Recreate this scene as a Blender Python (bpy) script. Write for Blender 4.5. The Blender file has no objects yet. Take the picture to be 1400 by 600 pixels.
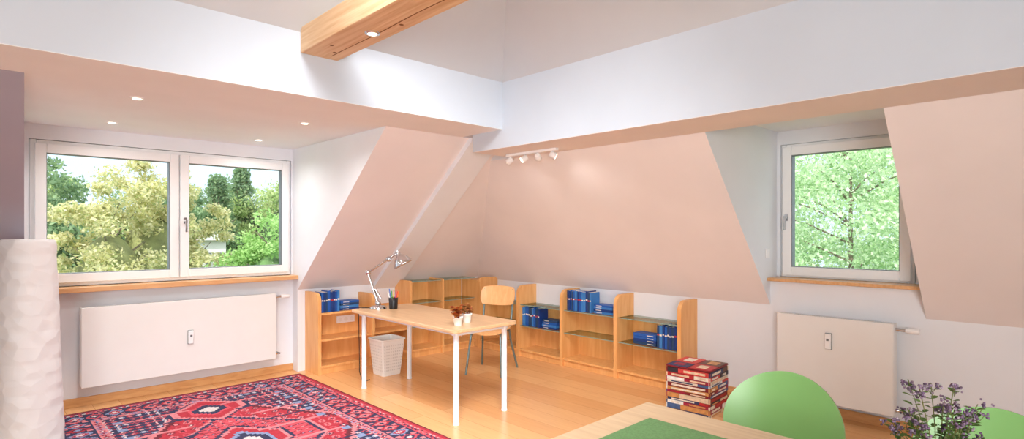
import bpy, math, random
import numpy as np
from mathutils import Vector, Matrix
random.seed(7); np.random.seed(7)
scene=bpy.context.scene
try:
    scene.view_settings.view_transform='Standard'
    scene.view_settings.look='None'
except Exception as e: print(e)

def lin(c):
    o=[]
    for v in c:
        v=v/255.0
        o.append(v/12.92 if v<=0.04045 else ((v+0.055)/1.055)**2.4)
    return o
def L4(c): return (*lin(c),1.0)

# ------------------------------------------------------------- materials
def mat(name,col,rough=0.6,metal=0.0,var=0.0,scale=8.0,bump=0.0,emit=None,es=0.0,spec=0.5):
    m=bpy.data.materials.new(name); m.use_nodes=True
    nt=m.node_tree; b=nt.nodes['Principled BSDF']
    b.inputs['Base Color'].default_value=L4(col)
    b.inputs['Roughness'].default_value=rough
    b.inputs['Metallic'].default_value=metal
    b.inputs['Specular IOR Level'].default_value=spec
    if var>0 or bump>0:
        tc=nt.nodes.new('ShaderNodeTexCoord'); n=nt.nodes.new('ShaderNodeTexNoise')
        n.inputs['Scale'].default_value=scale; n.inputs['Detail'].default_value=4
        nt.links.new(tc.outputs['Object'],n.inputs['Vector'])
        if var>0:
            r=nt.nodes.new('ShaderNodeValToRGB')
            r.color_ramp.elements[0].position=0.3; r.color_ramp.elements[1].position=0.7
            r.color_ramp.elements[0].color=L4([max(0,c*(1-var)) for c in col])
            r.color_ramp.elements[1].color=L4([min(255,c*(1+var*0.5)) for c in col])
            nt.links.new(n.outputs['Fac'],r.inputs['Fac']); nt.links.new(r.outputs['Color'],b.inputs['Base Color'])
        if bump>0:
            bp=nt.nodes.new('ShaderNodeBump'); bp.inputs['Strength'].default_value=bump; bp.inputs['Distance'].default_value=0.01
            nt.links.new(n.outputs['Fac'],bp.inputs['Height']); nt.links.new(bp.outputs['Normal'],b.inputs['Normal'])
    if emit:
        b.inputs['Emission Color'].default_value=L4(emit); b.inputs['Emission Strength'].default_value=es
    return m

def wood(name,c1,c2,rough=0.35,stretch=(1,12,12),scale=3.0):
    m=bpy.data.materials.new(name); m.use_nodes=True
    nt=m.node_tree; b=nt.nodes['Principled BSDF']; b.inputs['Roughness'].default_value=rough
    tc=nt.nodes.new('ShaderNodeTexCoord'); mp=nt.nodes.new('ShaderNodeMapping'); mp.inputs['Scale'].default_value=stretch
    n=nt.nodes.new('ShaderNodeTexNoise'); n.inputs['Scale'].default_value=scale; n.inputs['Detail'].default_value=6; n.inputs['Distortion'].default_value=0.6
    r=nt.nodes.new('ShaderNodeValToRGB'); r.color_ramp.elements[0].position=0.3; r.color_ramp.elements[1].position=0.7
    r.color_ramp.elements[0].color=L4(c1); r.color_ramp.elements[1].color=L4(c2)
    nt.links.new(tc.outputs['Object'],mp.inputs['Vector']); nt.links.new(mp.outputs['Vector'],n.inputs['Vector'])
    nt.links.new(n.outputs['Fac'],r.inputs['Fac']); nt.links.new(r.outputs['Color'],b.inputs['Base Color'])
    return m

def floor_mat():
    m=bpy.data.materials.new('floor_beech_planks'); m.use_nodes=True
    nt=m.node_tree; b=nt.nodes['Principled BSDF']; b.inputs['Roughness'].default_value=0.25
    tc=nt.nodes.new('ShaderNodeTexCoord')
    mp=nt.nodes.new('ShaderNodeMapping'); mp.inputs['Rotation'].default_value=(0,0,math.radians(90))
    br=nt.nodes.new('ShaderNodeTexBrick'); br.inputs['Scale'].default_value=1.0
    br.inputs['Brick Width'].default_value=1.9; br.inputs['Row Height'].default_value=0.19
    br.inputs['Mortar Size'].default_value=0.0015; br.inputs['Mortar Smooth'].default_value=0.2
    br.inputs['Color1'].default_value=L4((243,190,134)); br.inputs['Color2'].default_value=L4((232,172,114)); br.inputs['Mortar'].default_value=L4((196,134,82))
    br.offset=0.37
    nt.links.new(tc.outputs['Object'],mp.inputs['Vector']); nt.links.new(mp.outputs['Vector'],br.inputs['Vector'])
    mp2=nt.nodes.new('ShaderNodeMapping'); mp2.inputs['Scale'].default_value=(14,1.2,1)
    n=nt.nodes.new('ShaderNodeTexNoise'); n.inputs['Scale'].default_value=3; n.inputs['Detail'].default_value=6
    nt.links.new(tc.outputs['Object'],mp2.inputs['Vector']); nt.links.new(mp2.outputs['Vector'],n.inputs['Vector'])
    r=nt.nodes.new('ShaderNodeValToRGB'); r.color_ramp.elements[0].position=0.3; r.color_ramp.elements[1].position=0.75
    r.color_ramp.elements[0].color=(0.82,0.80,0.76,1); r.color_ramp.elements[1].color=(1,1,1,1)
    nt.links.new(n.outputs['Fac'],r.inputs['Fac'])
    mx=nt.nodes.new('ShaderNodeMixRGB'); mx.blend_type='MULTIPLY'; mx.inputs['Fac'].default_value=0.5
    nt.links.new(br.outputs['Color'],mx.inputs['Color1']); nt.links.new(r.outputs['Color'],mx.inputs['Color2'])
    nt.links.new(mx.outputs['Color'],b.inputs['Base Color'])
    return m

def glass_mat(name,tint=(235,250,245),gl=0.08):
    m=bpy.data.materials.new(name); m.use_nodes=True
    nt=m.node_tree; nt.nodes.clear()
    o=nt.nodes.new('ShaderNodeOutputMaterial'); t=nt.nodes.new('ShaderNodeBsdfTransparent'); g=nt.nodes.new('ShaderNodeBsdfGlossy')
    t.inputs['Color'].default_value=L4(tint); g.inputs['Roughness'].default_value=0.02
    mx=nt.nodes.new('ShaderNodeMixShader'); mx.inputs['Fac'].default_value=gl
    nt.links.new(t.outputs[0],mx.inputs[1]); nt.links.new(g.outputs[0],mx.inputs[2]); nt.links.new(mx.outputs[0],o.inputs['Surface'])
    return m

def leaf_mat(name,cols):
    m=bpy.data.materials.new(name); m.use_nodes=True
    nt=m.node_tree; b=nt.nodes['Principled BSDF']; b.inputs['Roughness'].default_value=0.6
    g=nt.nodes.new('ShaderNodeNewGeometry'); r=nt.nodes.new('ShaderNodeValToRGB')
    el=r.color_ramp.elements
    el[0].color=L4(cols[0]); el[1].color=L4(cols[-1])
    for i,c in enumerate(cols[1:-1]):
        e=el.new((i+1)/(len(cols)-1)); e.color=L4(c)
    nt.links.new(g.outputs['Random Per Island'],r.inputs['Fac']); nt.links.new(r.outputs['Color'],b.inputs['Base Color'])
    tr=nt.nodes.new('ShaderNodeBsdfTranslucent'); nt.links.new(r.outputs['Color'],tr.inputs['Color'])
    mx=nt.nodes.new('ShaderNodeMixShader'); mx.inputs['Fac'].default_value=0.45
    nt.links.new(b.outputs[0],mx.inputs[1]); nt.links.new(tr.outputs[0],mx.inputs[2])
    nt.links.new(mx.outputs[0],nt.nodes['Material Output'].inputs['Surface'])
    return m

M_white=mat('wall_white_paint',(238,241,246),0.8,var=0.01,scale=3,bump=0.05)
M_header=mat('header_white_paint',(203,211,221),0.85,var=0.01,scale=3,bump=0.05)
M_ceil=mat('ceiling_white_paint',(244,246,248),0.85,var=0.01,scale=3)
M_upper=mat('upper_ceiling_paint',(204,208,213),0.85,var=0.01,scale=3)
M_pink=mat('slope_warm_paint',(242,236,236),0.85,var=0.015,scale=2,bump=0.05)
M_slopeshade=mat('slope_painted_shade',(160,154,166),0.85,var=0.01,scale=3)  # slope tone darkened: shade on the northwest slope is put into the colour
M_frame=mat('window_white_pvc',(248,249,250),0.35,var=0.005)
M_alu=mat('window_gasket',(120,124,128),0.4,metal=0.3,var=0.02)
M_sill=wood('sill_beech',(214,160,108),(234,186,136),0.35,(1,10,10))
M_base=wood('baseboard_beech',(205,148,94),(226,174,118),0.35,(2,2,10))
M_shelf=wood('bookcase_beech',(232,166,98),(246,190,124),0.38,(10,10,1.2),2.0)
M_desk=wood('desktop_beech',(212,170,126),(228,188,144),0.3,(12,1,12),3)
M_table=wood('dining_oak',(206,174,134),(224,196,158),0.35,(12,1,12),3)
M_beam=wood('beam_spruce',(206,162,118),(232,200,160),0.6,(14,0.8,14),2.5)
M_beamdark=mat('beam_crack',(130,84,48),0.8,var=0.1)
M_ply=wood('chair_plywood',(222,162,102),(240,186,128),0.35,(10,10,1),3)
M_glass=glass_mat('window_glass',(253,254,254),0.02)
M_shglass=glass_mat('shelf_glass',(226,236,230),0.2)
M_glassedge=mat('shelf_glass_edge',(140,166,152),0.15,var=0.03)
M_chrome=mat('chrome',(215,215,218),0.15,metal=1.0,var=0.01)
M_steel=mat('grey_blue_steel',(120,138,138),0.35,metal=0.5,var=0.02)
M_legs=mat('desk_leg_white',(236,238,240),0.3,var=0.005)
M_rad=mat('radiator_enamel',(240,239,236),0.35,var=0.005)
M_dark=mat('dark_slot',(60,60,62),0.6,var=0.05)
M_black=mat('black_plastic',(22,22,26),0.4,var=0.05)
M_green=mat('green_plastic',(130,184,110),0.35,var=0.02,scale=4)
M_runner=mat('runner_green_cloth',(112,154,98),0.9,var=0.08,scale=120,bump=0.3)
M_bin=mat('bin_white_mesh',(240,240,237),0.5,var=0.01)
M_pot=mat('pot_white_ceramic',(243,243,241),0.3,var=0.01)
M_soil=mat('soil',(70,48,34),0.9,var=0.2,scale=60)
M_bulb=mat('lamp_lens',(255,250,235),0.3,emit=(255,240,210),es=6.0)
M_floor=floor_mat()

# ------------------------------------------------------------- mesh builder
class MB:
    def __init__(s): s.v=[]; s.f=[]; s.m=[]; s.sm=[]; s.mats=[]; s.T=Matrix.Identity(4)
    def mi(s,m):
        if m not in s.mats: s.mats.append(m)
        return s.mats.index(m)
    def add(s,vs,fs,m,smooth=False):
        o=len(s.v); i=s.mi(m)
        s.v+= [tuple(s.T@Vector(p)) for p in vs]
        for f in fs: s.f.append([a+o for a in f]); s.m.append(i); s.sm.append(smooth)
    def box(s,a,b,m,c=0.0):
        x0,y0,z0=[min(a[i],b[i]) for i in range(3)]; x1,y1,z1=[max(a[i],b[i]) for i in range(3)]
        c=min(c,(x1-x0)*.45,(y1-y0)*.45,(z1-z0)*.45)
        if c<=0:
            vs=[(x0,y0,z0),(x1,y0,z0),(x1,y1,z0),(x0,y1,z0),(x0,y0,z1),(x1,y0,z1),(x1,y1,z1),(x0,y1,z1)]
            fs=[(0,3,2,1),(4,5,6,7),(0,1,5,4),(1,2,6,5),(2,3,7,6),(3,0,4,7)]
            s.add(vs,fs,m); return
        def ring(z,i):
            return [(x0+c+i,y0+i,z),(x1-c-i,y0+i,z),(x1-i,y0+c+i,z),(x1-i,y1-c-i,z),(x1-c-i,y1-i,z),(x0+c+i,y1-i,z),(x0+i,y1-c-i,z),(x0+i,y0+c+i,z)]
        h=c*0.5
        rs=[ring(z0,h),ring(z0+h,0),ring(z1-h,0),ring(z1,h)]
        vs=[p for r in rs for p in r]; fs=[tuple(range(7,-1,-1)),tuple(range(24,32))]
        for k in range(3):
            for j in range(8):
                n=(j+1)%8; fs.append((k*8+j,k*8+n,k*8+8+n,k*8+8+j))
        s.add(vs,fs,m)
    def prism(s,poly,axis,a,b,m,mend=None,msel=None):
        def P(p,t):
            return {'x':(t,p[0],p[1]),'y':(p[0],t,p[1]),'z':(p[0],p[1],t)}[axis]
        n=len(poly); A=a if callable(a) else (lambda p:a); B=b if callable(b) else (lambda p:b)
        vs=[P(p,A(p)) for p in poly]+[P(p,B(p)) for p in poly]
        for k in range(n):
            mm=(msel or {}).get(k,m)
            s.add([vs[k],vs[(k+1)%n],vs[n+(k+1)%n],vs[n+k]],[(0,1,2,3)],mm)
        s.add(vs,[tuple(range(n))[::-1],tuple(range(n,2*n))],mend or m)
    def loft(s,rings,m,closed=True,smooth=True,caps=True):
        n=len(rings[0]); vs=[p for r in rings for p in r]; fs=[]
        for k in range(len(rings)-1):
            for j in range(n if closed else n-1):
                q=(j+1)%n; fs.append((k*n+j,k*n+q,(k+1)*n+q,(k+1)*n+j))
        s.add(vs,fs,m,smooth)
        if caps and closed:
            s.add(rings[0],[tuple(range(n))[::-1]],m); s.add(rings[-1],[tuple(range(n))],m)
    def tube(s,path,r,m,seg=12,caps=True):
        path=[Vector(p) for p in path]; rr=r if isinstance(r,(list,tuple)) else [r]*len(path)
        rings=[]; up=None
        for i,p in enumerate(path):
            d=(path[min(i+1,len(path)-1)]-path[max(i-1,0)])
            d=d.normalized() if d.length>1e-9 else Vector((0,0,1))
            if up is None:
                up=Vector((0,0,1)) if abs(d.z)<0.9 else Vector((1,0,0))
            x=(up-d*up.dot(d)).normalized(); y=d.cross(x); up=x
            rings.append([tuple(p+x*math.cos(t)*rr[i]+y*math.sin(t)*rr[i]) for t in [2*math.pi*k/seg for k in range(seg)]])
        s.loft(rings,m,caps=caps)
    def lathe(s,c,prof,m,seg=24,caps=True):
        rings=[[(c[0]+r*math.cos(2*math.pi*k/seg),c[1]+r*math.sin(2*math.pi*k/seg),c[2]+z) for k in range(seg)] for r,z in prof]
        s.loft(rings,m,caps=caps)
    def ell(s,c,r,m,seg=12,rg=8):
        rings=[]
        for i in range(1,rg):
            t=math.pi*i/rg
            rings.append([(c[0]+r[0]*math.sin(t)*math.cos(2*math.pi*k/seg),c[1]+r[1]*math.sin(t)*math.sin(2*math.pi*k/seg),c[2]-r[2]*math.cos(t)) for k in range(seg)])
        s.loft(rings,m)
    def obj(s,name,bevel=0):
        me=bpy.data.meshes.new(name); me.from_pydata(s.v,[],s.f)
        for m in s.mats: me.materials.append(m)
        me.polygons.foreach_set('material_index',s.m); me.polygons.foreach_set('use_smooth',s.sm); me.update()
        o=bpy.data.objects.new(name,me); scene.collection.objects.link(o)
        return o
def simple(name,a,b,m,c=0):
    q=MB(); q.box(a,b,m,c); return q.obj(name)

# ------------------------------------------------------------- room shell
YA=6.05; YK=5.92; XB=5.05; XW=5.2
simple('floor',(-2.2,-2.2,-0.2),(5.6,6.4,0),M_floor)
q=MB()
q.box((-2.2,YA,0),(5.5,6.35,1.03),M_white)
q.box((-2.2,YA,2.26),(2.6,6.35,2.6),M_white)
q.box((-2.2,YA,1.03),(0.345,6.35,2.26),M_white)
q.box((2.505,YA,1.03),(2.6,6.35,2.26),M_white)
q.obj('wall_north')
PN=[(YK,0),(YK,.875),(4.144,2.385),(4.144,2.75),(6.349,2.75),(6.349,0)]
q=MB(); q.prism(PN,'x',2.52,5.6,M_white,msel={1:M_pink}); q.obj('wall_north_slope')
q=MB(); q.prism(PN,'x',-2.2,lambda p:min(.0525*p[0],.318),M_white,msel={1:M_slopeshade}); q.obj('wall_northwest_slope')
q=MB()
prof=[(XB,0),(XB,.857),(3.862,2.225),(3.862,2.75),(5.6,2.75),(5.6,0)]
q.prism(prof,'y',1.985,6.34,M_white,msel={1:M_pink})
q.prism(prof,'y',-2.2,0.87,M_white,msel={1:M_pink})
q.obj('wall_east_slope')
q=MB()
q.box((XB,0.87,0),(5.5,1.985,1.07),M_white)
q.box((XW,0.87,2.265),(5.5,1.985,2.5),M_white)
q.box((XW,0.87,1.07),(5.5,0.96,2.265),M_white)
q.box((XW,1.955,1.07),(5.5,1.985,2.265),M_white)
q.obj('wall_east')
simple('ceiling_dormer_east',(3.87,0.871,2.385),(5.5,1.984,2.6),M_ceil)
simple('ceiling_dormer_north',(-2.2,4.144,2.385),(2.519,6.349,2.6),M_ceil)
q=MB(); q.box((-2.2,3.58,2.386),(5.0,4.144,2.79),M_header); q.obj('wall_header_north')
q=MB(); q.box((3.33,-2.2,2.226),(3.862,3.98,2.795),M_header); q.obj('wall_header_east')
simple('ceiling_soffit_north',(-2.2,3.581,2.383),(3.329,4.143,2.386),M_ceil)
simple('ceiling_soffit_east',(3.331,-2.2,2.223),(3.861,3.979,2.226),M_pink)
q=MB()
def zA(y): return .875+.85*(YK-y)
q.prism([(YK+.05,zA(YK)-.10),(4.1,zA(4.1)-.07),(4.1,zA(4.1)+.1),(YK+.05,zA(YK)+.1)],'x',3.42,3.76,M_white)
q.obj('trim_rafter')
q=MB()
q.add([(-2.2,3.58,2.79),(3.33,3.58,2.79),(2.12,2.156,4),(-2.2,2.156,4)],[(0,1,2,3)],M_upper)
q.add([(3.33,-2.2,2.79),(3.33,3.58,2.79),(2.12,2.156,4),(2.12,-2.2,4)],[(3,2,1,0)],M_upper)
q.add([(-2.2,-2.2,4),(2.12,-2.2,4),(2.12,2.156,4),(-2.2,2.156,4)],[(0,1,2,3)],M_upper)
q.obj('ceiling')
simple('wall_south',(-2.2,-2.4,0),(5.6,-2.2,4.1),M_white)
simple('wall_west',(-2.4,-2.4,0),(-2.2,6.4,4.1),M_white)
simple('baseboard_north',(0.32,YA-.018,0),(2.52,YA,0.075),M_base,.004)
simple('baseboard_east',(XB-.018,-2.2,0),(XB,2.62,0.075),M_base,.004)

# ------------------------------------------------------------- ceiling beam
q=MB()
q.box((1.54,-2.2,2.655),(1.80,3.58,2.82),M_beam,0.008)
pts=[(1.715+0.008*math.sin(y*2.1)+0.004*math.sin(y*7),y,2.6555) for y in np.linspace(3.5,0.2,40)]
q.tube(pts,0.0035,M_beamdark,6)
for (kx,ky) in [(1.62,3.3),(1.74,2.7),(1.6,2.0),(1.7,3.42)]:
    q.lathe((kx,ky,2.6535),[(0.011,0),(0.013,.002),(0.013,.004)],M_beamdark,12)
q.lathe((1.69,2.93,2.648),[(0.034,0.0),(0.043,0.001),(0.045,0.009)],M_chrome,24)
q.lathe((1.69,2.93,2.645),[(0.02,0.0),(0.026,0.002),(0.028,0.006)],M_bulb,24)
q.obj('ceiling_beam')

# ------------------------------------------------------------- windows
def frame_rect(q,P,a0,a1,z0,z1,w,d0,d1,m,c=.006):
    def bx(A,B): q.box(P(*A),P(*B),m,c)
    bx((a0,d0,z0),(a0+w,d1,z1)); bx((a1-w,d0,z0),(a1,d1,z1))
    bx((a0+w,d0,z0),(a1-w,d1,z0+w)); bx((a0+w,d0,z1-w),(a1-w,d1,z1))
def handle(q,P,a,z,s=1):
    q.box(P(a-.014,-.01,z-.03),P(a+.014,.005,z+.03),M_chrome,.004)
    q.box(P(a-.01,-.04,z-.01),P(a+.01,-.01,z+.01),M_chrome,.003)
    q.box(P(a-.01,-.05,z-.11),P(a+.01,-.036,z+.012),M_chrome,.004)
q=MB()
PA=lambda a,d,z:(a,YA+d,z)
frame_rect(q,PA,0.35,2.5,1.035,2.255,.045,.0,.09,M_frame)
q.box(PA(1.405,.0,1.08),PA(1.455,.09,2.21),M_frame,.005)
for a0,a1 in ((.38,1.425),(1.435,2.47)):
    frame_rect(q,PA,a0,a1,1.065,2.225,.075,-.03,.06,M_frame)
    frame_rect(q,PA,a0+.068,a1-.068,1.133,2.157,.012,-.022,.05,M_alu,.002)
    q.box(PA(a0+.07,.02,1.135),PA(a1-.07,.026,2.155),M_glass)
PH=lambda a,d,z:(a,YA-.03+d,z)
handle(q,PH,1.475,1.60)
q.obj('window_1')
q=MB(); q.box((0.319,5.90,.985),(2.535,YA+.03,1.03),M_sill,.008); q.obj('windowsill_north')
q=MB()
PB=lambda a,d,z:(XW+d,a,z)
frame_rect(q,PB,.965,1.95,1.099,2.262,.045,.0,.09,M_frame)
frame_rect(q,PB,.985,1.93,1.115,2.24,.075,-.03,.06,M_frame)
frame_rect(q,PB,1.053,1.862,1.183,2.172,.012,-.022,.05,M_alu,.002)
q.box(PB(1.055,.02,1.185),PB(1.86,.026,2.17),M_glass)
PH2=lambda a,d,z:(XW-.03+d,a,z)
handle(q,PH2,1.895,1.62)
q.obj('window_2')
q=MB(); q.box((4.97,.872,1.07),(XW+.03,1.984,1.097),M_sill,.006); q.obj('windowsill_east')

# ------------------------------------------------------------- radiators
def radiator(name,P,a0,a1,z0,z1,meter):
    q=MB()
    q.box(P(a0,0,z0),P(a1,.012,z1),M_rad,.006)
    q.box(P(a0,.012,z0+.01),P(a0+.012,.10,z1-.004),M_rad,.003)
    q.box(P(a1-.012,.012,z0+.01),P(a1,.10,z1-.004),M_rad,.003)
    q.box(P(a0+.012,.085,z0+.02),P(a1-.012,.10,z1-.02),M_rad,.003)
    q.box(P(a0+.012,.02,z0+.03),P(a1-.012,.08,z1-.03),M_dark)
    n=int((a1-a0)/.018)
    for i in range(n):
        a=a0+.012+(a1-a0-.024)*(i+.5)/n
        q.box(P(a-.003,.010,z1-.03),P(a+.003,.088,z1-.003),M_rad)
    q.box(P(a0,.044,z1-.012),P(a1,.052,z1-.002),M_rad)
    for a in (a0+.2,a1-.2):
        q.box(P(a-.015,.1,z0+.08),P(a+.015,.149,z1-.08),M_rad)
    am,zm=meter
    q.box(P(am-.022,-.03,zm-.06),P(am+.022,0,zm+.06),M_frame,.006)
    q.box(P(am-.024,-.012,zm-.064),P(am+.024,0,zm+.064),M_alu,.003)
    q.box(P(am-.009,-.032,zm+.005),P(am+.009,-.030,zm+.022),M_alu)
    return q
PRA=lambda a,d,z:(a,5.90+d,z)
q=radiator('r',PRA,.67,2.29,.18,.855,(1.49,.51))
q.tube([PRA(2.29,.05,.815),PRA(2.36,.05,.815)],.013,M_chrome); q.tube([PRA(2.355,.05,.815),PRA(2.375,.05,.815),PRA(2.44,.05,.815)],[.018,.022,.020],M_frame)
q.tube([PRA(2.345,.05,.815),PRA(2.345,.148,.815)],.010,M_chrome)
q.tube([PRA(2.29,.05,.22),PRA(2.34,.05,.22),PRA(2.34,.148,.22)],.010,M_chrome)
q.obj('radiator')
PRB=lambda a,d,z:(4.90+d,a,z)
q=radiator('r',PRB,1.04,1.875,.13,.815,(1.475,.63))
q.tube([PRB(1.04,.05,.77),PRB(.97,.05,.77)],.013,M_chrome); q.tube([PRB(.975,.05,.77),PRB(.955,.05,.77),PRB(.89,.05,.77)],[.018,.022,.020],M_frame)
q.tube([PRB(.985,.05,.77),PRB(.985,.148,.77)],.010,M_chrome)
q.tube([PRB(1.04,.05,.17),PRB(.99,.05,.17),PRB(.99,.148,.17)],.010,M_chrome)
q.obj('radiator.001')
q=MB(); q.box((4.94,1.975,1.27),(5.02,1.9848,1.35),M_frame,.004); q.box((4.955,1.971,1.285),(5.005,1.976,1.335),M_frame,.003); q.obj('light_switch')

# ------------------------------------------------------------- bookcase
FA=5.60; FB=4.74
def sidepoly(front,back,h,r=.13):
    pts=[(back,0),(front,0)]
    d=1 if back>front else -1
    for i in range(9):
        t=math.pi/2*i/8
        pts.append((front+d*r*(1-math.cos(t)), h-r*(1-math.sin(t))))
    pts.append((back,h))
    return pts
q=MB()
bA=YK-.004; bB=XB-.004
def bayA(x0,x1,levels,woodsh,hb):
    q.box((x0,FA+.03,0),(x1,FA+.05,.07),M_shelf)
    q.box((x0,FA+.01,.07),(x1,bA,.092),M_shelf)
    q.box((x0,bA-.012,.092),(x1,bA,hb),M_shelf)
    for z in levels:
        if woodsh: q.box((x0,FA+.03,z-.02),(x1,bA-.012,z),M_shelf)
        else:
            q.box((x0,FA+.03,z-.008),(x1,bA-.012,z),M_shglass); q.box((x0,FA+.027,z-.008),(x1,FA+.03,z),M_glassedge)
def bayB(y0,y1,levels,hb):
    q.box((FB+.03,y0,0),(FB+.05,y1,.07),M_shelf)
    q.box((FB+.01,y0,.07),(bB,y1,.092),M_shelf)
    q.box((bB-.012,y0,.092),(bB,y1,hb),M_shelf)
    for z in levels:
        q.box((FB+.03,y0,z-.008),(bB-.012,y1,z),M_shglass); q.box((FB+.027,y0,z-.008),(FB+.03,y1,z),M_glassedge)
for x,h in ((2.60,.855),(3.23,.80)):
    q.prism(sidepoly(FA,bA,h,.09),'x',x,x+.035,M_shelf)
q.prism(sidepoly(FA,bA,.915,.03),'x',3.72,3.755,M_shelf)
q.prism(sidepoly(FA,bA,.915,.03),'x',4.20,4.225,M_shelf)
bayA(2.635,3.23,(.36,.64),True,.66)
bayA(3.265,3.72,(.36,.62),True,.64)
bayA(3.755,4.20,(.36,.64,.90),False,.86)
bayA(4.225,4.74,(.36,.64,.90),False,.86)
for y,h in ((2.67,.85),(3.39,.85),(4.12,.85),(4.81,.85)):
    q.prism(sidepoly(FB,bB,h,.10),'y',y,y+.04,M_shelf)
q.prism(sidepoly(FB,bB,.90,.05),'y',5.52,5.56,M_shelf)
ys=[2.71,3.39,3.43,4.12,4.16,4.81,4.85,5.52]
for i in range(0,8,2): bayB(ys[i],ys[i+1],(.37,.62),.60)
q.box((4.76,5.56,0),(bB,bA,.86),M_shelf)
q.obj('corner_bookcase')

blues=[mat('book_blue_a',(28,92,178),.5,var=.05),mat('book_blue_b',(22,60,130),.5,var=.05),mat('book_blue_c',(60,130,200),.5,var=.05),mat('book_blue_d',(36,70,110),.5,var=.05)]
M_page=mat('book_pages',(235,230,215),.8,var=.03); M_red=mat('book_red_label',(196,50,50),.5,var=.05)
def books(name,P,a0,nst,z,dirn=1,flat=4,fw=.22,h=.225):
    q=MB(); a=a0
    for i in range(nst):
        w=random.uniform(.02,.034); hh=h*random.uniform(.93,1.05); m=random.choice(blues); d=random.uniform(.0,.012)
        b=a+dirn*w
        q.box(P(a,d,z),P(b-dirn*.0015,d+.15,z+hh),m,.001)
        q.box(P(a+dirn*.003,d+.004,z+hh-.002),P(b-dirn*.004,d+.146,z+hh+.0006),M_page)
        q.box(P(a+dirn*.003,d-.0008,z+hh*.55),P(b-dirn*.004,d,z+hh*.62),M_red if random.random()<.3 else M_page)
        a=b
    a+=dirn*.012; zz=z
    for i in range(flat):
        t=random.uniform(.02,.03); o=random.uniform(0,.012); m=random.choice(blues)
        q.box(P(a+dirn*o,.02+o,zz),P(a+dirn*(fw+o),.17,zz+t-.001),m,.001)
        q.box(P(a+dirn*(o+.03),.019+o,zz+t*.35),P(a+dirn*(o+.10),.0202+o,zz+t*.6),M_page)
        zz+=t
    return q.obj(name)
PA2=lambda a,d,z:(a,FA+.05+d,z)
PB2=lambda a,d,z:(FB+.05+d,a,z)
books('books',PA2,2.66,8,.642,1,4,.22)
books('books',PB2,4.80,11,.372,-1,4,.22)
books('books',PB2,4.10,13,.622,-1,4,.24)
books('books',PB2,2.72,9,.372,1,4,.26)

q=MB(); q.box((2.95,5.885,.47),(3.17,5.9035,.55),M_frame,.004)
for i in range(3): 
    q.tube([(2.99+i*.07,5.884,.51),(2.99+i*.07,5.886,.51)],.024,M_bin,20)
q.obj('power_outlet')

# ------------------------------------------------------------- desk
q=MB()
x0,x1,y0,y1,zt=2.63,3.31,3.36,4.98,.75
def rrect(x0,x1,y0,y1,r,n=6):
    p=[]
    for cx,cy,a in ((x1-r,y0+r,-90),(x1-r,y1-r,0),(x0+r,y1-r,90),(x0+r,y0+r,180)):
        for i in range(n+1):
            t=math.radians(a+90*i/n); p.append((cx+r*math.cos(t),cy+r*math.sin(t)))
    return p
def slab(q,x0,x1,y0,y1,r,z0,z1,m,b=.004):
    R=[]
    for z,i in ((z0,b),(z0+b,0),(z1-b,0),(z1,b)):
        R.append([(x,y,z) for x,y in rrect(x0+i,x1-i,y0+i,y1-i,r)])
    q.loft(R,m,smooth=False)
slab(q,x0,x1,y0,y1,.05,zt-.028,zt,M_desk)
q.box((x0+.06,y0+.07,zt-.06),(x1-.06,y0+.11,zt-.028),M_legs); q.box((x0+.06,y1-.11,zt-.06),(x1-.06,y1-.07,zt-.028),M_legs)
q.box((x0+.08,y0+.09,zt-.06),(x0+.11,y1-.09,zt-.028),M_legs); q.box((x1-.11,y0+.09,zt-.06),(x1-.08,y1-.09,zt-.028),M_legs)
for lx,ly in ((x0+.085,y0+.085),(x1-.085,y0+.085),(x0+.085,y1-.12),(x1-.085,y1-.12)):
    q.tube([(lx,ly,.0),(lx,ly,.012),(lx,ly,.013),(lx,ly,zt-.03)],[.025,.025,.022,.022],M_legs,20)
q.obj('desk')

# desk lamp
q=MB(); bx,by=2.85,4.83
q.lathe((bx,by,zt),[(.08,0),(.08,.014),(.065,.026),(.022,.034),(.014,.06)],M_chrome,28)
rt=Vector((.7206,-.6934,0)); 
P0=Vector((bx,by,zt+.05)); P1=P0+Vector((0,0,.30))-rt*.10; P2=P1+rt*.20+Vector((0,0,.13))
for o in (-.014,.014):
    n=Vector((.6934,.7206,0))*o
    q.tube([P0+n,P1+n],.0085,M_chrome,8); q.tube([P1+n,P2+n],.0085,M_chrome,8)
for p in (P0,P1,P2): q.ell(p,(.027,.027,.027),M_chrome)
q.tube([P0+rt*.02+Vector((0,0,.05)),P0+Vector((0,0,.14))-rt*.03],.012,M_chrome,8)
hc=P2+rt*.13-Vector((0,0,.02))
ax=(rt*.45+Vector((0,0,-.88))).normalized()
xx=Vector((0,0,1)).cross(ax).normalized(); yy=ax.cross(xx)
R=[]
for d,r in ((-.11,.020),(-.065,.024),(-.06,.034),(-.035,.062),(0,.085),(.03,.097),(.036,.098),(.03,.093),(0,.08)):
    R.append([tuple(hc+ax*d+xx*math.cos(t)*r+yy*math.sin(t)*r) for t in [2*math.pi*k/24 for k in range(24)]])
q.loft(R,M_chrome,caps=False)
q.tube([P2,hc-ax*.095],.010,M_chrome,8)
q.ell(hc+ax*.0,(.03,.03,.03),M_pot)
cab=[(bx-.05,by+.05,zt+.008),(bx-.10,by+.12,zt+.006),(bx-.12,y1+.006,zt+.006),(bx-.12,y1+.014,zt-.05),(bx-.11,y1+.02,.4),(bx-.10,y1+.03,.12),(bx-.05,y1+.06,.006),(bx+.05,y1+.1,.006)]
q.tube(cab,.004,M_black,6)
q.obj('desk_lamp')
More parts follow.
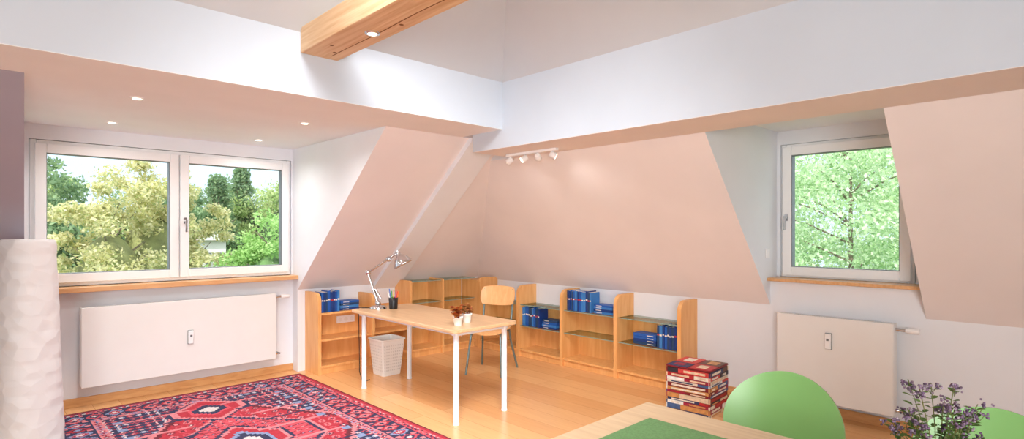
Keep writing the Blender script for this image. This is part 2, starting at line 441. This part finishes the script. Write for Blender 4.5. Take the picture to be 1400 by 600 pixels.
# pen cup
q=MB(); cx,cy=2.95,4.72
q.lathe((cx,cy,zt),[(.037,0),(.039,.005),(.045,.11),(.042,.11),(.036,.01)],M_black,20)
for i,c in enumerate([(220,60,40),(240,190,60),(60,110,200),(230,230,230),(60,150,80),(200,80,140),(240,130,40)]):
    t=i*0.95; mm=mat('pen_%d'%i,c,.4,var=.02)
    q.tube([(cx+.015*math.cos(t),cy+.015*math.sin(t),zt+.02),(cx+.05*math.cos(t),cy+.05*math.sin(t),zt+.165+.012*(i%3))],[.005,.005],mm,8)
q.obj('pen_cup')
# flower pots
M_leafr=leaf_mat('coleus_leaf',[(130,44,32),(200,96,44),(220,160,76),(160,54,54)])
M_leafg=leaf_mat('coleus_leaf_green',[(170,110,60),(200,150,90),(200,110,80),(130,130,60)])
def leafquad(q,p,d,w,m,up=Vector((0,0,1))):
    d=Vector(d); s=d.cross(up)
    if s.length<1e-4: s=Vector((1,0,0))
    s=s.normalized()*w; p=Vector(p); n=s.cross(d).normalized()*w*.3
    q.add([tuple(p),tuple(p+d*.35+s+n),tuple(p+d*.75+s*.7+n),tuple(p+d),tuple(p+d*.75-s*.7+n),tuple(p+d*.35-s+n)],[(0,1,2,3),(0,3,4,5)],m)
def potted(cx,cy,name,ml,seed,S=1.0):
    random.seed(seed); q=MB()
    q.lathe((cx,cy,zt),[(.028,0),(.031,.004),(.039,.06),(.042,.062),(.042,.075),(.038,.075),(.036,.06)],M_pot,24)
    q.lathe((cx,cy,zt+.058),[(.001,.003),(.035,.0)],M_soil,16,False)
    for k in range(14):
        t=random.uniform(0,6.28); rr=random.uniform(.005,.055)*S; z=zt+random.uniform(.09,.155)
        top=Vector((cx+rr*math.cos(t),cy+rr*math.sin(t),z)); q.tube([(cx+rr*.3*math.cos(t),cy+rr*.3*math.sin(t),zt+.06),top],.0016,ml,5)
        for j in range(9):
            a=random.uniform(0,6.28); l=random.uniform(.024,.038)*S
            leafquad(q,top+Vector((0,0,random.uniform(-.02,.005))),(l*math.cos(a),l*math.sin(a),random.uniform(-.012,.016)),.014,ml)
    q.obj(name)
potted(2.80,3.53,'potted_plant',M_leafr,3); potted(2.95,3.60,'potted_plant',M_leafg,5,.85)

# ------------------------------------------------------------- waste bin
q=MB(); cx,cy=3.17,5.20
def sq(cx,cy,h,r,z,ang=0): 
    return [(cx+x,cy+y,z) for x,y in rrect(-h,h,-h,h,r,4)]
q.loft([sq(cx,cy,.105,.02,0.0),sq(cx,cy,.107,.02,.01),sq(cx,cy,.138,.02,.36),sq(cx,cy,.145,.02,.365),sq(cx,cy,.145,.02,.38),sq(cx,cy,.135,.02,.38),sq(cx,cy,.132,.02,.36),sq(cx,cy,.10,.02,.012)],M_bin,smooth=False)
M_slot=mat('bin_slot',(214,214,211),.6,var=.02)
for k in range(9):
    z=.05+k*.032; h=.107+.031*(z-.01)/.35
    for j in range(-4,5):
        o=j*h*.2
        q.box((cx+o-.006,cy-h-.0012,z),(cx+o+.006,cy-h+.002,z+.016),M_slot)
        q.box((cx-h-.0012,cy+o-.006,z),(cx-h+.002,cy+o+.006,z+.016),M_slot)
q.obj('waste_bin')

# ------------------------------------------------------------- school chair
q=MB()
def plate(q,fn,nu,nv,th,m):
    top=[];bot=[]
    for j in range(nv+1):
        for i in range(nu+1):
            p,n=fn(i/nu,j/nv); top.append(tuple(p+n*th*.5)); bot.append(tuple(p-n*th*.5))
    W=nu+1; fs=[]; N=len(top)
    for j in range(nv):
        for i in range(nu):
            a=j*W+i; fs.append((a,a+1,a+1+W,a+W)); fs.append((N+a+W,N+a+1+W,N+a+1,N+a))
    q.add(top+bot,fs,m,True)
    e=[j for j in range(W)]+[j*W+nu for j in range(1,nv+1)]+[nv*W+i for i in range(nu-1,-1,-1)]+[j*W for j in range(nv-1,0,-1)]
    fs=[(e[k],e[(k+1)%len(e)],N+e[(k+1)%len(e)],N+e[k]) for k in range(len(e))]
    q.add(top+bot,fs,m,False)
def disc_uv(u,v,pw=0.62):
    a=2*u-1;b=2*v-1
    x=a*math.sqrt(max(0,1-b*b/2)); y=b*math.sqrt(max(0,1-a*a/2))
    return a*(1-pw)+x*pw, b*(1-pw)+y*pw
q.T=Matrix.Translation((4.02,4.50,0))@Matrix.Rotation(math.radians(27),4,'Z')
def seat(u,v):
    a,b=disc_uv(u,v,.5); return Vector((a*.20-.01,b*.20,.455+.012*b*b-.03*max(0,-a)**3)),Vector((0,0,1))
plate(q,seat,14,14,.012,M_ply)
def back(u,v):
    a,b=disc_uv(u,v,.45); x=.235+.03*(b)-.035*a*a; n=Vector((1,0,-.1)).normalized()
    return Vector((x,a*.20,.79+b*.105)),n
plate(q,back,14,10,.012,M_ply)
for s in (-1,1):
    q.tube([(-.22,s*.20,0),(-.16,s*.165,.40),(-.13,s*.16,.435),(.0,s*.155,.44),(.12,s*.155,.44),(.16,s*.16,.46),(.205,s*.165,.62),(.235,s*.165,.86)],.011,M_steel,10)
    q.tube([(.26,s*.21,0),(.17,s*.165,.30),(.13,s*.16,.435)],.011,M_steel,10)
q.tube([(.12,-.155,.44),(.12,.155,.44)],.009,M_steel); q.tube([(-.13,-.16,.43),(-.13,.16,.43)],.009,M_steel)
q.obj('school_chair')

# ------------------------------------------------------------- paper floor lamp
m=bpy.data.materials.new('lamp_rice_paper'); m.use_nodes=True
nt=m.node_tree; b=nt.nodes['Principled BSDF']; b.inputs['Base Color'].default_value=L4((224,224,225)); b.inputs['Roughness'].default_value=.9
tc=nt.nodes.new('ShaderNodeTexCoord'); vo=nt.nodes.new('ShaderNodeTexVoronoi'); vo.inputs['Scale'].default_value=11
mpp=nt.nodes.new('ShaderNodeMapping'); mpp.inputs['Rotation'].default_value=(.4,.3,.6)
nt.links.new(tc.outputs['Object'],mpp.inputs['Vector'])
bp=nt.nodes.new('ShaderNodeBump'); bp.inputs['Strength'].default_value=.5; bp.inputs['Distance'].default_value=.02
nt.links.new(mpp.outputs['Vector'],vo.inputs['Vector']); nt.links.new(vo.outputs['Distance'],bp.inputs['Height']); nt.links.new(bp.outputs['Normal'],b.inputs['Normal'])
M_paper=m
q=MB(); cx,cy=.285,5.04; R=[]; nz=154; ns=64; Ht=1.445; z00=.0115
for k in range(nz+1):
    z=z00+(Ht-z00)*k/nz; f=k/nz
    base=.185-.046*f; rib=(k%11)/11; base+= .0022*abs(math.sin(rib*math.pi))
    if f<.02: base*= .9+5*f
    if f>.988: base*= 1-(f-.988)*5
    ring=[]
    for j in range(ns):
        t=2*math.pi*j/ns
        ct,st_=math.cos(t),math.sin(t); p=3.2
        rr=1/((abs(ct)**p+abs(st_)**p)**(1/p)); rr=1+(rr-1)*.5
        w=.0014*math.sin(t*5+z*17+2*math.sin(z*9))+.001*math.sin(t*9-z*31)
        r=(base*rr+w); tw=.45
        ring.append((cx+r*math.cos(t+tw),cy+r*math.sin(t+tw),z+(.004*math.sin(t*3+k//11) if 0<k<nz else 0)))
    R.append(ring)
q.loft(R,M_paper)
q.obj('floor_lamp')

# ------------------------------------------------------------- rug
W,H=2.12,3.25; cell=.0125
nx=int(W/cell); ny=int(H/cell)
pal={k:np.array(lin(v)) for k,v in dict(red=(176,42,58),pink=(204,76,90),navy=(44,46,78),cream=(212,198,196),blue=(130,146,182),rust=(176,88,62),dark=(104,28,44),mid=(78,82,128),rose=(210,126,132)).items()}
X,Y=np.meshgrid((np.arange(nx)+.5)*cell-W/2,(np.arange(ny)+.5)*cell-H/2)
U=np.abs(X);V=np.abs(Y)
C=np.zeros((ny,nx,3)); C[:]=pal['red']
def setc(mask,k): C[mask]=pal[k]
d=np.minimum(W/2-U,H/2-V)
along=np.where((W/2-U)<(H/2-V),V,U)
def hsh(a,b,s=0): return (np.sin(a*127.1+b*311.7+s*74.7)*43758.5453)%1.0
def st(a,q_=.025): return np.floor(a/q_)*q_
F=d>.36
def tiles(mask,px,py,ground,cols,seed,r=.42):
    gx=np.floor(U/px); gy=np.floor(V/py)
    lx=np.abs(U/px-gx-.5); ly=np.abs(V/py-gy-.5)
    if ground: setc(mask,ground)
    dd=lx+ly; h=hsh(gx,gy,seed)
    for i,c in enumerate(cols):
        sel=mask&(h>=i/len(cols))&(h<(i+1)/len(cols))
        setc(sel&(dd<r),c[0]); setc(sel&(dd<r*.66),c[1]); setc(sel&(dd<r*.3),c[2])
    setc(mask&((lx<.06)&(ly>.34)),cols[0][1])
    setc(mask&((ly<.06)&(lx>.36)),cols[-1][0])
tiles(F,.085,.10,'red',[('navy','pink','cream'),('pink','red','navy'),('rose','red','navy'),('dark','rose','navy'),('pink','dark','cream')],1)
s1=st(U/0.70*1.0,.03)+st(V/1.25,.03)
sp=F&(s1>1.13); tiles(sp,.06,.07,'navy',[('blue','cream','red'),('pink','navy','cream'),('red','rose','navy')],4)
setc(F&(s1>1.09)&(s1<=1.14),'rose'); setc(F&(s1>1.04)&(s1<=1.095),'dark')
def med(cy,a,b,seq):
    e=st(U,.025)/a+st(np.abs(Y-cy),.025)/b
    e2=np.maximum(e,st(U,.025)/(a*.78))
    for lim,c in seq: setc(F&(e2<lim),c)
med(0,.62,.74,[(1.0,'rose'),(.96,'navy')])
tiles(F&(np.maximum(st(U,.025)/.62+st(V,.025)/.74,st(U,.025)/.484)<.90),.06,.07,'pink',[('red','rose','navy'),('navy','rose','red'),('dark','red','blue')],7)
med(0,.34,.42,[(1.0,'navy'),(.9,'rose'),(.8,'red'),(.55,'blue'),(.42,'navy'),(.22,'cream')])
for cyy in (.98,-.98):
    med(cyy,.36,.34,[(1.0,'navy'),(.9,'rose'),(.74,'red'),(.5,'pink'),(.4,'navy'),(.2,'cream')])
for k in range(5):
    yy=.18+.22*k
    hk=F&(np.abs(V-yy)<.014)&(U>.12+.05*((k*3)%4))&(U<.62); setc(hk,'navy' if k%2 else 'rose')
    hk=F&(np.abs(V-yy-.04)<.03)&(np.abs(U-.62)<.03); setc(hk,'blue')
setc(d<=.36,'navy')
def band(d0,d1,per,ground,cols,seed):
    m_=(d>d0)&(d<=d1); setc(m_,ground)
    w=d1-d0; la=along/per; g=np.floor(la); lx=np.abs(la-g-.5)*2; ly=np.abs((d-d0)/w-.5)*2
    e=lx+ly; h=hsh(g,0*g,seed)
    for i,c in enumerate(cols):
        sel=m_&(h>=i/len(cols))&(h<(i+1)/len(cols)); setc(sel&(e<.98),c[0]); setc(sel&(e<.68),c[1]); setc(sel&(e<.34),c[2])
band(.30,.36,.055,'rose',[('red','navy','cream'),('blue','red','navy')],2)
band(.115,.29,.13,'navy',[('red','rose','navy'),('pink','navy','cream'),('blue','red','cream'),('red','dark','blue')],5)
m_=(d>.12)&(d<.285)&(np.floor(along/.0325)%4==0)&(np.abs(d-.2)>.045); setc(m_,'rose')
band(.045,.105,.05,'pink',[('navy','cream','red'),('rose','dark','pink')],8)
setc((d>.02)&(d<=.04),'red'); setc(d<=.02,'dark')
C*= (0.86+.28*np.random.rand(ny,nx,1))*(0.93+.14*np.random.rand(ny,1,1))
C=C*.92+.02
rx0=.38; ry1=5.80; ry0=ry1-ny*cell
gx=np.arange(nx+1)*cell+rx0; gy=np.arange(ny+1)*cell+ry0
GX,GY=np.meshgrid(gx,gy); zz=.0095+.0012*np.sin(GX*31)*np.sin(GY*27)
verts=np.stack([GX.ravel(),GY.ravel(),zz.ravel()],1)
I=np.arange(ny)[:,None]*(nx+1)+np.arange(nx)[None,:]
faces=np.stack([I,I+1,I+nx+2,I+nx+1],-1).reshape(-1,4)
nv0=len(verts)
x1r=rx0+nx*cell; y1r=ry0+ny*cell
ext=np.array([[rx0,ry0,0.001],[x1r,ry0,0.001],[x1r,y1r,0.001],[rx0,y1r,0.001]]); c0=[0,nx,(ny+1)*(nx+1)-1,ny*(nx+1)]
verts=np.vstack([verts,ext]); sides=[[c0[k],nv0+k,nv0+(k+1)%4,c0[(k+1)%4]] for k in range(4)]
me=bpy.data.meshes.new('persian_rug'); me.from_pydata(verts.tolist(),[],faces.tolist()+sides)
at=me.color_attributes.new('pattern','FLOAT_COLOR','CORNER')
cc=np.concatenate([np.repeat(C.reshape(-1,3),4,axis=0),np.tile(pal['dark'],(16,1))]); cc=np.hstack([cc,np.ones((len(cc),1))]).astype(np.float32)
at.data.foreach_set('color',cc.ravel())
m=bpy.data.materials.new('rug_wool'); m.use_nodes=True; nt=m.node_tree; b=nt.nodes['Principled BSDF']; b.inputs['Roughness'].default_value=.95; b.inputs['Specular IOR Level'].default_value=.1
ca=nt.nodes.new('ShaderNodeVertexColor'); ca.layer_name='pattern'; nt.links.new(ca.outputs['Color'],b.inputs['Base Color'])
me.materials.append(m); o=bpy.data.objects.new('persian_rug',me); scene.collection.objects.link(o)

# ------------------------------------------------------------- book stool
random.seed(33)
q=MB()
cols=[(186,40,48),(130,28,38),(240,230,214),(44,56,100),(214,70,68),(232,206,176),(106,68,56),(247,243,237),(70,100,150),(210,150,90),(160,36,66),(50,46,56)]
bm=[mat('stool_book_%d'%i,c,.45,var=.12,scale=30) for i,c in enumerate(cols)]
q.T=Matrix.Translation((4.42,2.34,0))@Matrix.Rotation(math.radians(4),4,'Z')
z=0; S=.19
q.box((-S+.012,-S+.012,0.0),(S-.012,S-.012,.37),bm[1])
kk=0
while z<.35:
    t=random.choice([.022,.028,.034,.040]); t=min(t,.372-z)
    for side in range(4):
        cut=random.choice([None,random.uniform(-.1,.1),random.uniform(-.1,.1)])
        segs=[(-S,S)] if cut is None else [(-S,cut),(cut,S)]
        for a,b_ in segs:
            kk+=1; m=bm[[0,7,8,1,5,3,4,2,10,9,6,11][(kk*5+side)%12]]; e=random.uniform(0,.004)
            if side==0: A=(-S+e,a,z); B=(-S+.014,b_,z+t-.002); A2=(-S+e-.0008,a+.04,z+t*.25); B2=(-S+e,b_-.05,z+t*.7)
            if side==1: A=(a,-S+e,z); B=(b_,-S+.014,z+t-.002); A2=(a+.04,-S+e-.0008,z+t*.25); B2=(b_-.05,-S+e,z+t*.7)
            if side==2: A=(S-.014,a,z); B=(S-e,b_,z+t-.002); A2=B2=None
            if side==3: A=(a,S-.014,z); B=(b_,S-e,z+t-.002); A2=B2=None
            q.box(A,B,m,.003)
            if A2 and b_-a>.13: q.box(A2,B2,random.choice([bm[2],bm[7],bm[0],bm[5],bm[3],bm[9]]))
    z+=t
q.box((-S,-S,.37),(S,S,.382),bm[1],.004)
for (a,b_,c,d_,k) in ((-S,-S,.0,.0,0),(.0,-S,S,-.02,6),(-S,.0,-.03,S,3),(-.03,.0,S,S,4),(-.15,-.14,-.04,-.05,5),(.04,-.15,.15,-.06,9),(.02,.05,.15,.14,2),(-.15,.05,-.07,.15,10)):
    hh=.386 if k in(0,6,3,4) else .388
    q.box((a+.004,b_+.004,.381),(c-.004,d_-.004,hh),bm[k],.002)
q.obj('book_stool')

# ------------------------------------------------------------- dining table + runner
q=MB()
slab(q,1.22,2.147,-.55,1.373,.012,.722,.75,M_table,.003)
q.box((1.30,-.47,.65),(2.07,-.45,.722),M_table); q.box((1.30,1.27,.65),(2.07,1.29,.722),M_table)
q.box((1.30,-.47,.65),(1.32,1.29,.722),M_table); q.box((2.05,-.47,.65),(2.07,1.29,.722),M_table)
for lx in (1.29,2.02):
    for ly in (-.48,1.24): q.box((lx,ly,0),(lx+.06,ly+.06,.722),M_table,.004)
q.obj('dining_table')
q=MB(); q.box((1.43,-.4,.7502),(1.965,1.245,.753),M_runner,.001); q.obj('table_runner')

# ------------------------------------------------------------- green chairs
def green_chair(cx,cy,rot=0):
    q=MB(); q.T=Matrix.Translation((cx,cy,0))@Matrix.Rotation(math.radians(rot),4,'Z')
    def seat(u,v):
        a,b=disc_uv(u,v,.6); return Vector((a*.21-.22,b*.225,.45+.03*b*b-.03*max(0,-a)**2+.02*max(0,a)**3)),Vector((0,0,1))
    plate(q,seat,20,20,.014,M_green)
    def back(u,v):
        a,b=disc_uv(u,v,1.0); x=.0+.045*b-.07*a*a; return Vector((x,a*.250,.645+b*.215)),Vector((1,0,-.15)).normalized()
    plate(q,back,28,24,.014,M_green)
    for s in (-1,1):
        q.tube([(-.40,s*.2,0),(-.36,s*.17,.41),(-.33,s*.16,.43),(-.05,s*.15,.435),(.0,s*.15,.47),(.005,s*.15,.56)],.011,M_chrome,10)
        q.tube([(.07,s*.2,0),(-.03,s*.16,.43)],.011,M_chrome,10)
    q.tube([(-.33,-.16,.428),(-.33,.16,.428)],.009,M_chrome,8); q.tube([(-.05,-.15,.43),(-.05,.15,.43)],.009,M_chrome,8)
    q.obj('dining_chair')
green_chair(2.64,.972,4); green_chair(2.63,.250,-3)

# ------------------------------------------------------------- flowers in vase
random.seed(5)
q=MB(); vx,vy=1.80,.285
M_vase=mat('vase_glaze',(210,220,205),.2,var=.03); M_stem=mat('oregano_stem',(108,112,62),.6,var=.1)
M_ore=leaf_mat('oregano_leaf',[(80,110,56),(120,150,80),(100,130,66)]); M_bloom=leaf_mat('oregano_bloom',[(120,92,126),(166,138,168),(84,60,80),(205,186,204)])
q.lathe((vx,vy,.753),[(.03,0),(.042,.01),(.048,.05),(.04,.09),(.03,.115),(.034,.13),(.030,.128),(.027,.11)],M_vase,24)
for k in range(22):
    t=random.uniform(0,6.28); sp_=.118*math.sqrt(random.uniform(.02,1)); hgt=random.uniform(.23,.36)
    if sp_>.09: hgt*=.88
    tip=Vector((vx+sp_*math.cos(t),vy+sp_*math.sin(t),.753+hgt)); b0=Vector((vx+.012*math.cos(t),vy+.012*math.sin(t),.80)); mid=(b0+tip)/2+Vector((-.01*math.cos(t),-.01*math.sin(t),.03))
    q.tube([b0,mid,tip],.0013,M_stem,5)
    for j in range(9):
        f=.30+.08*j; p=b0.lerp(tip,f); a=random.uniform(0,6.28)
        for s in (0,math.pi):
            l=random.uniform(.016,.028); leafquad(q,p,(l*math.cos(a+s),l*math.sin(a+s),.006),.008,M_ore)
    for j in range(3):
        a=random.uniform(0,6.28); e=tip+Vector((.014*math.cos(a),.014*math.sin(a),random.uniform(-.025,.008)))
        q.tube([tip-Vector((0,0,.03)),e],.0008,M_stem,4)
        for n in range(10):
            pp=e+Vector((random.gauss(0,.005),random.gauss(0,.005),random.gauss(0,.004)))
            q.ell(pp,(.0032,.0032,.0032),M_bloom,6,4)
q.obj('flower_vase')

# ------------------------------------------------------------- lights fixtures
q=MB()
tx=3.66
q.box((tx-.02,3.24,2.201),(tx+.02,3.87,2.223),M_frame,.004)
for i,(yy,dx,dy) in enumerate(((3.83,-.02,.05),(3.64,-.05,.03),(3.47,.05,.03),(3.29,.05,-.05))):
    q.tube([(tx,yy,2.205),(tx,yy,2.17)],.006,M_frame,8)
    c=Vector((tx,yy,2.165)); dr=Vector((dx,dy,-.035)).normalized()
    q.tube([c-dr*.03,c-dr*.028,c+dr*.028,c+dr*.03],[.018,.025,.032,.030],M_frame,16)
    q.tube([c+dr*.03,c+dr*.032],.024,M_bulb,16)
q.obj('track_light')
for i,(x,y) in enumerate(((.80,4.42),(.83,5.54),(1.97,4.49),(2.01,5.63))):
    q=MB()
    q.lathe((x,y,2.378),[(.033,0.0),(.041,.001),(.043,.007)],M_frame,24); q.lathe((x,y,2.376),[(.02,0),(.027,.001),(.028,.004)],M_bulb,24)
    q.obj('downlight')
    l=bpy.data.lights.new('downlight_bulb','SPOT'); l.energy=32; l.color=(1,.96,.92); l.spot_size=2.8; l.spot_blend=1; l.shadow_soft_size=.05
    lo=bpy.data.objects.new('downlight_bulb',l); lo.location=(x,y,2.365); scene.collection.objects.link(lo)
for (yy,tg) in ((3.64,(4.3,4.2,1.2)),(3.35,(4.3,3.0,1.4))):
    l=bpy.data.lights.new('track_bulb','SPOT'); l.energy=4; l.color=(1,.94,.88); l.spot_size=1.9; l.spot_blend=1; l.shadow_soft_size=.04
    lo=bpy.data.objects.new('track_bulb',l); lo.location=(3.66,yy,2.11); lo.rotation_euler=(Vector(tg)-Vector((3.66,yy,2.11))).to_track_quat('-Z','Y').to_euler(); scene.collection.objects.link(lo)

# ------------------------------------------------------------- outdoors
simple('lawn',(-60,6.8,-7),(70,120,-6.5),mat('grass',(96,130,60),.9,var=.2,scale=.5))
simple('lawn',(6.2,-40,-7),(70,6.8,-6.5),mat('grass2',(96,130,60),.9,var=.2,scale=.5))
M_bark=mat('bark',(126,112,96),.9,var=.2,scale=12)
def tree(name,x,y,top,R,hz,n,ls,cols,conifer=False,core=(60,84,46),seed=1,dens=90,corek=.55):
    rng=np.random.RandomState(seed)
    q=MB(); q.tube([(x,y,-6.5),(x+.1,y,-3),(x,y,top-1.6)],[.16,.09,.02],M_bark,10)
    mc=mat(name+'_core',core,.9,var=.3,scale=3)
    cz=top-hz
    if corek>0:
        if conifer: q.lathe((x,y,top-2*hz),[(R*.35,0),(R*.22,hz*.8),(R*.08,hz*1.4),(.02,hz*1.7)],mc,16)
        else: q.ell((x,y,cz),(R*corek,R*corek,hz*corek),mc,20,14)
    for i in range(26):
        t=rng.rand()*6.283; f=rng.rand(); z0=cz-hz*.6+hz*1.3*f; r=R*.8*(1-.6*f*f)
        q.tube([(x,y,z0-.3),(x+r*.5*math.cos(t),y+r*.5*math.sin(t),z0+.1),(x+r*math.cos(t),y+r*math.sin(t),z0+.35)],[.025,.015,.005],M_bark,5)
    cl=[]
    for i in range(dens):
        if conifer:
            f=rng.rand(); zc=top-2*hz*f; r=R*f*(.55+.5*rng.rand()); t=rng.rand()*6.283
            cl.append((x+r*math.cos(t),y+r*math.sin(t),zc,.2+.25*f))
        else:
            v=rng.randn(3); v/=np.linalg.norm(v); k=.6+.42*rng.rand()
            cl.append((x+R*k*v[0],y+R*k*v[1],cz+hz*k*v[2],R*.17*(.6+.9*rng.rand())))
    cl=np.array(cl); idx=rng.randint(0,len(cl),n)
    g=rng.randn(n,3); g/=np.linalg.norm(g,axis=1)[:,None]; g*=(.3+.9*rng.rand(n,1))
    P=cl[idx,:3]+g*cl[idx,3:4]*np.array([1.2,1.2,.8])
    a=rng.randn(n,3); a/=np.linalg.norm(a,axis=1)[:,None]; b=rng.randn(n,3); b-= (a*b).sum(1)[:,None]*a; b/=np.linalg.norm(b,axis=1)[:,None]
    s=ls*(.6+.8*rng.rand(n,1))
    V4=np.stack([P-a*s,P+b*s*.5,P+a*s,P-b*s*.5],1).reshape(-1,3)
    o=len(q.v); lm=leaf_mat(name+'_leaf',cols); i=q.mi(lm)
    q.v+=V4.tolist(); q.f+=(np.arange(n*4).reshape(-1,4)+o).tolist(); q.m+=[i]*n; q.sm+=[False]*n
    q.obj(name)
G1=[(140,170,100),(180,202,124),(212,222,160),(120,150,88)]
G2=[(196,196,128),(226,220,166),(238,230,190),(156,172,106)]
G3=[(110,142,104),(138,166,122),(166,190,138)]
G4=[(136,180,98),(166,206,122),(200,228,156)]
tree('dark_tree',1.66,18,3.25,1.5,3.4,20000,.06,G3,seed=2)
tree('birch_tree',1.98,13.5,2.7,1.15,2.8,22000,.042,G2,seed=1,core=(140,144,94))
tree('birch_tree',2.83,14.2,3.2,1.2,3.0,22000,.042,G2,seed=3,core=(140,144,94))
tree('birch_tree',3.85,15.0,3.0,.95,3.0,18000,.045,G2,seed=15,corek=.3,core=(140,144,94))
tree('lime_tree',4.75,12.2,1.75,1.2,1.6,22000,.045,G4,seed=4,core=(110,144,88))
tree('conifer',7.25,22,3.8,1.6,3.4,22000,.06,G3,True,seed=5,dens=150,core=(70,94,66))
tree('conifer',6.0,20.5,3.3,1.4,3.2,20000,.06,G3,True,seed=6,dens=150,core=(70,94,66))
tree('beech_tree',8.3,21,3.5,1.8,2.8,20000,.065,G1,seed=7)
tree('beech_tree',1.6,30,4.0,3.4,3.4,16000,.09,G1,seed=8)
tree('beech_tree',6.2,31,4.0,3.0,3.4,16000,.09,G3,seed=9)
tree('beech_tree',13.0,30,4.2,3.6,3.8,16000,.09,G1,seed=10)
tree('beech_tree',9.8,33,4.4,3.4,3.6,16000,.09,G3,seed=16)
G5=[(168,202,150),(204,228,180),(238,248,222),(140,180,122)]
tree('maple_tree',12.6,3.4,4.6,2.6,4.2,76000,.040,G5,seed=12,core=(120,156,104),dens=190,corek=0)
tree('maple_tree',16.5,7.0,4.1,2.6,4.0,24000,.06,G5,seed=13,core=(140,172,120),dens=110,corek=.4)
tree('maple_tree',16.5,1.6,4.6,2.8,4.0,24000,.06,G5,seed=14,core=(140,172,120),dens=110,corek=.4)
q=MB(); M_house=mat('house_render',(236,234,232),.8,var=.02); M_roof=mat('house_roof',(178,150,140),.8,var=.1)
q.box((4.55,17.2,-6.5),(5.25,18.4,1.25),M_house); q.prism([(4.45,1.25),(4.9,1.5),(5.35,1.25)],'y',17.05,18.5,M_roof,M_house)
for wz in (-.6,.55): q.box((4.72,17.17,wz),(4.86,17.22,wz+.35),M_alu); q.box((4.98,17.17,wz),(5.12,17.22,wz+.35),M_alu)
q.obj('neighbour_house')

# ------------------------------------------------------------- world + lamps
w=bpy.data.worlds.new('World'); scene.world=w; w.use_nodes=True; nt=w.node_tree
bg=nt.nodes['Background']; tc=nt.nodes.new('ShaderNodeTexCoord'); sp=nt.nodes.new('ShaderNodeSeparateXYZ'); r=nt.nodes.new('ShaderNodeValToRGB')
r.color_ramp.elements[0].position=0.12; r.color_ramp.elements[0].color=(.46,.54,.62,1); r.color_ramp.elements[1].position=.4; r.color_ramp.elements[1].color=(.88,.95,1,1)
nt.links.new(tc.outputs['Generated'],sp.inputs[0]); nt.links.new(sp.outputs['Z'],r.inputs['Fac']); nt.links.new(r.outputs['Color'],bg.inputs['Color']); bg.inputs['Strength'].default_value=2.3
s=bpy.data.lights.new('sun','SUN'); s.energy=4.0; s.angle=.01; s.color=(1,.96,.88); so=bpy.data.objects.new('sun',s); so.rotation_euler=Vector((.75,.45,-.75)).to_track_quat('-Z','Y').to_euler(); scene.collection.objects.link(so)
def area(name,loc,target,size,sy,e,col=(1,1,1),spread=180):
    l=bpy.data.lights.new(name,'AREA'); l.shape='RECTANGLE'; l.size=size; l.size_y=sy; l.energy=e; l.color=col; l.spread=math.radians(spread)
    o=bpy.data.objects.new(name,l); o.location=loc; o.rotation_euler=(Vector(target)-Vector(loc)).to_track_quat('-Z','Y').to_euler(); scene.collection.objects.link(o)
area('fill_overhead',(0.0,0.2,3.9),(0.3,.5,0),3.0,3.0,20,(.97,.98,1))  # added fill under the ceiling, out of view; there is no skylight
area('fill_south',(-1.4,-1.6,1.45),(3.9,4.6,0.9),2.2,1.8,114,(.98,.99,1),120)  # added fill behind the camera, brightens the slopes; no fixture there
area('fill_center',(1.2,1.3,3.6),(2.6,3.6,0.0),1.4,1.4,62,(.99,.99,1),76)  # added unseen fill, narrow cone brightens floor and desk but spares the headers

cam=bpy.data.cameras.new('camera'); cam.lens=770/1400*36; cam.sensor_width=36; cam.sensor_fit='HORIZONTAL'; cam.shift_y=16/1400; cam.clip_start=.05; cam.clip_end=500
co=bpy.data.objects.new('camera',cam); co.location=(0,0,1.5); co.rotation_euler=(math.pi/2,0,math.radians(-43.9)); scene.collection.objects.link(co); scene.camera=co
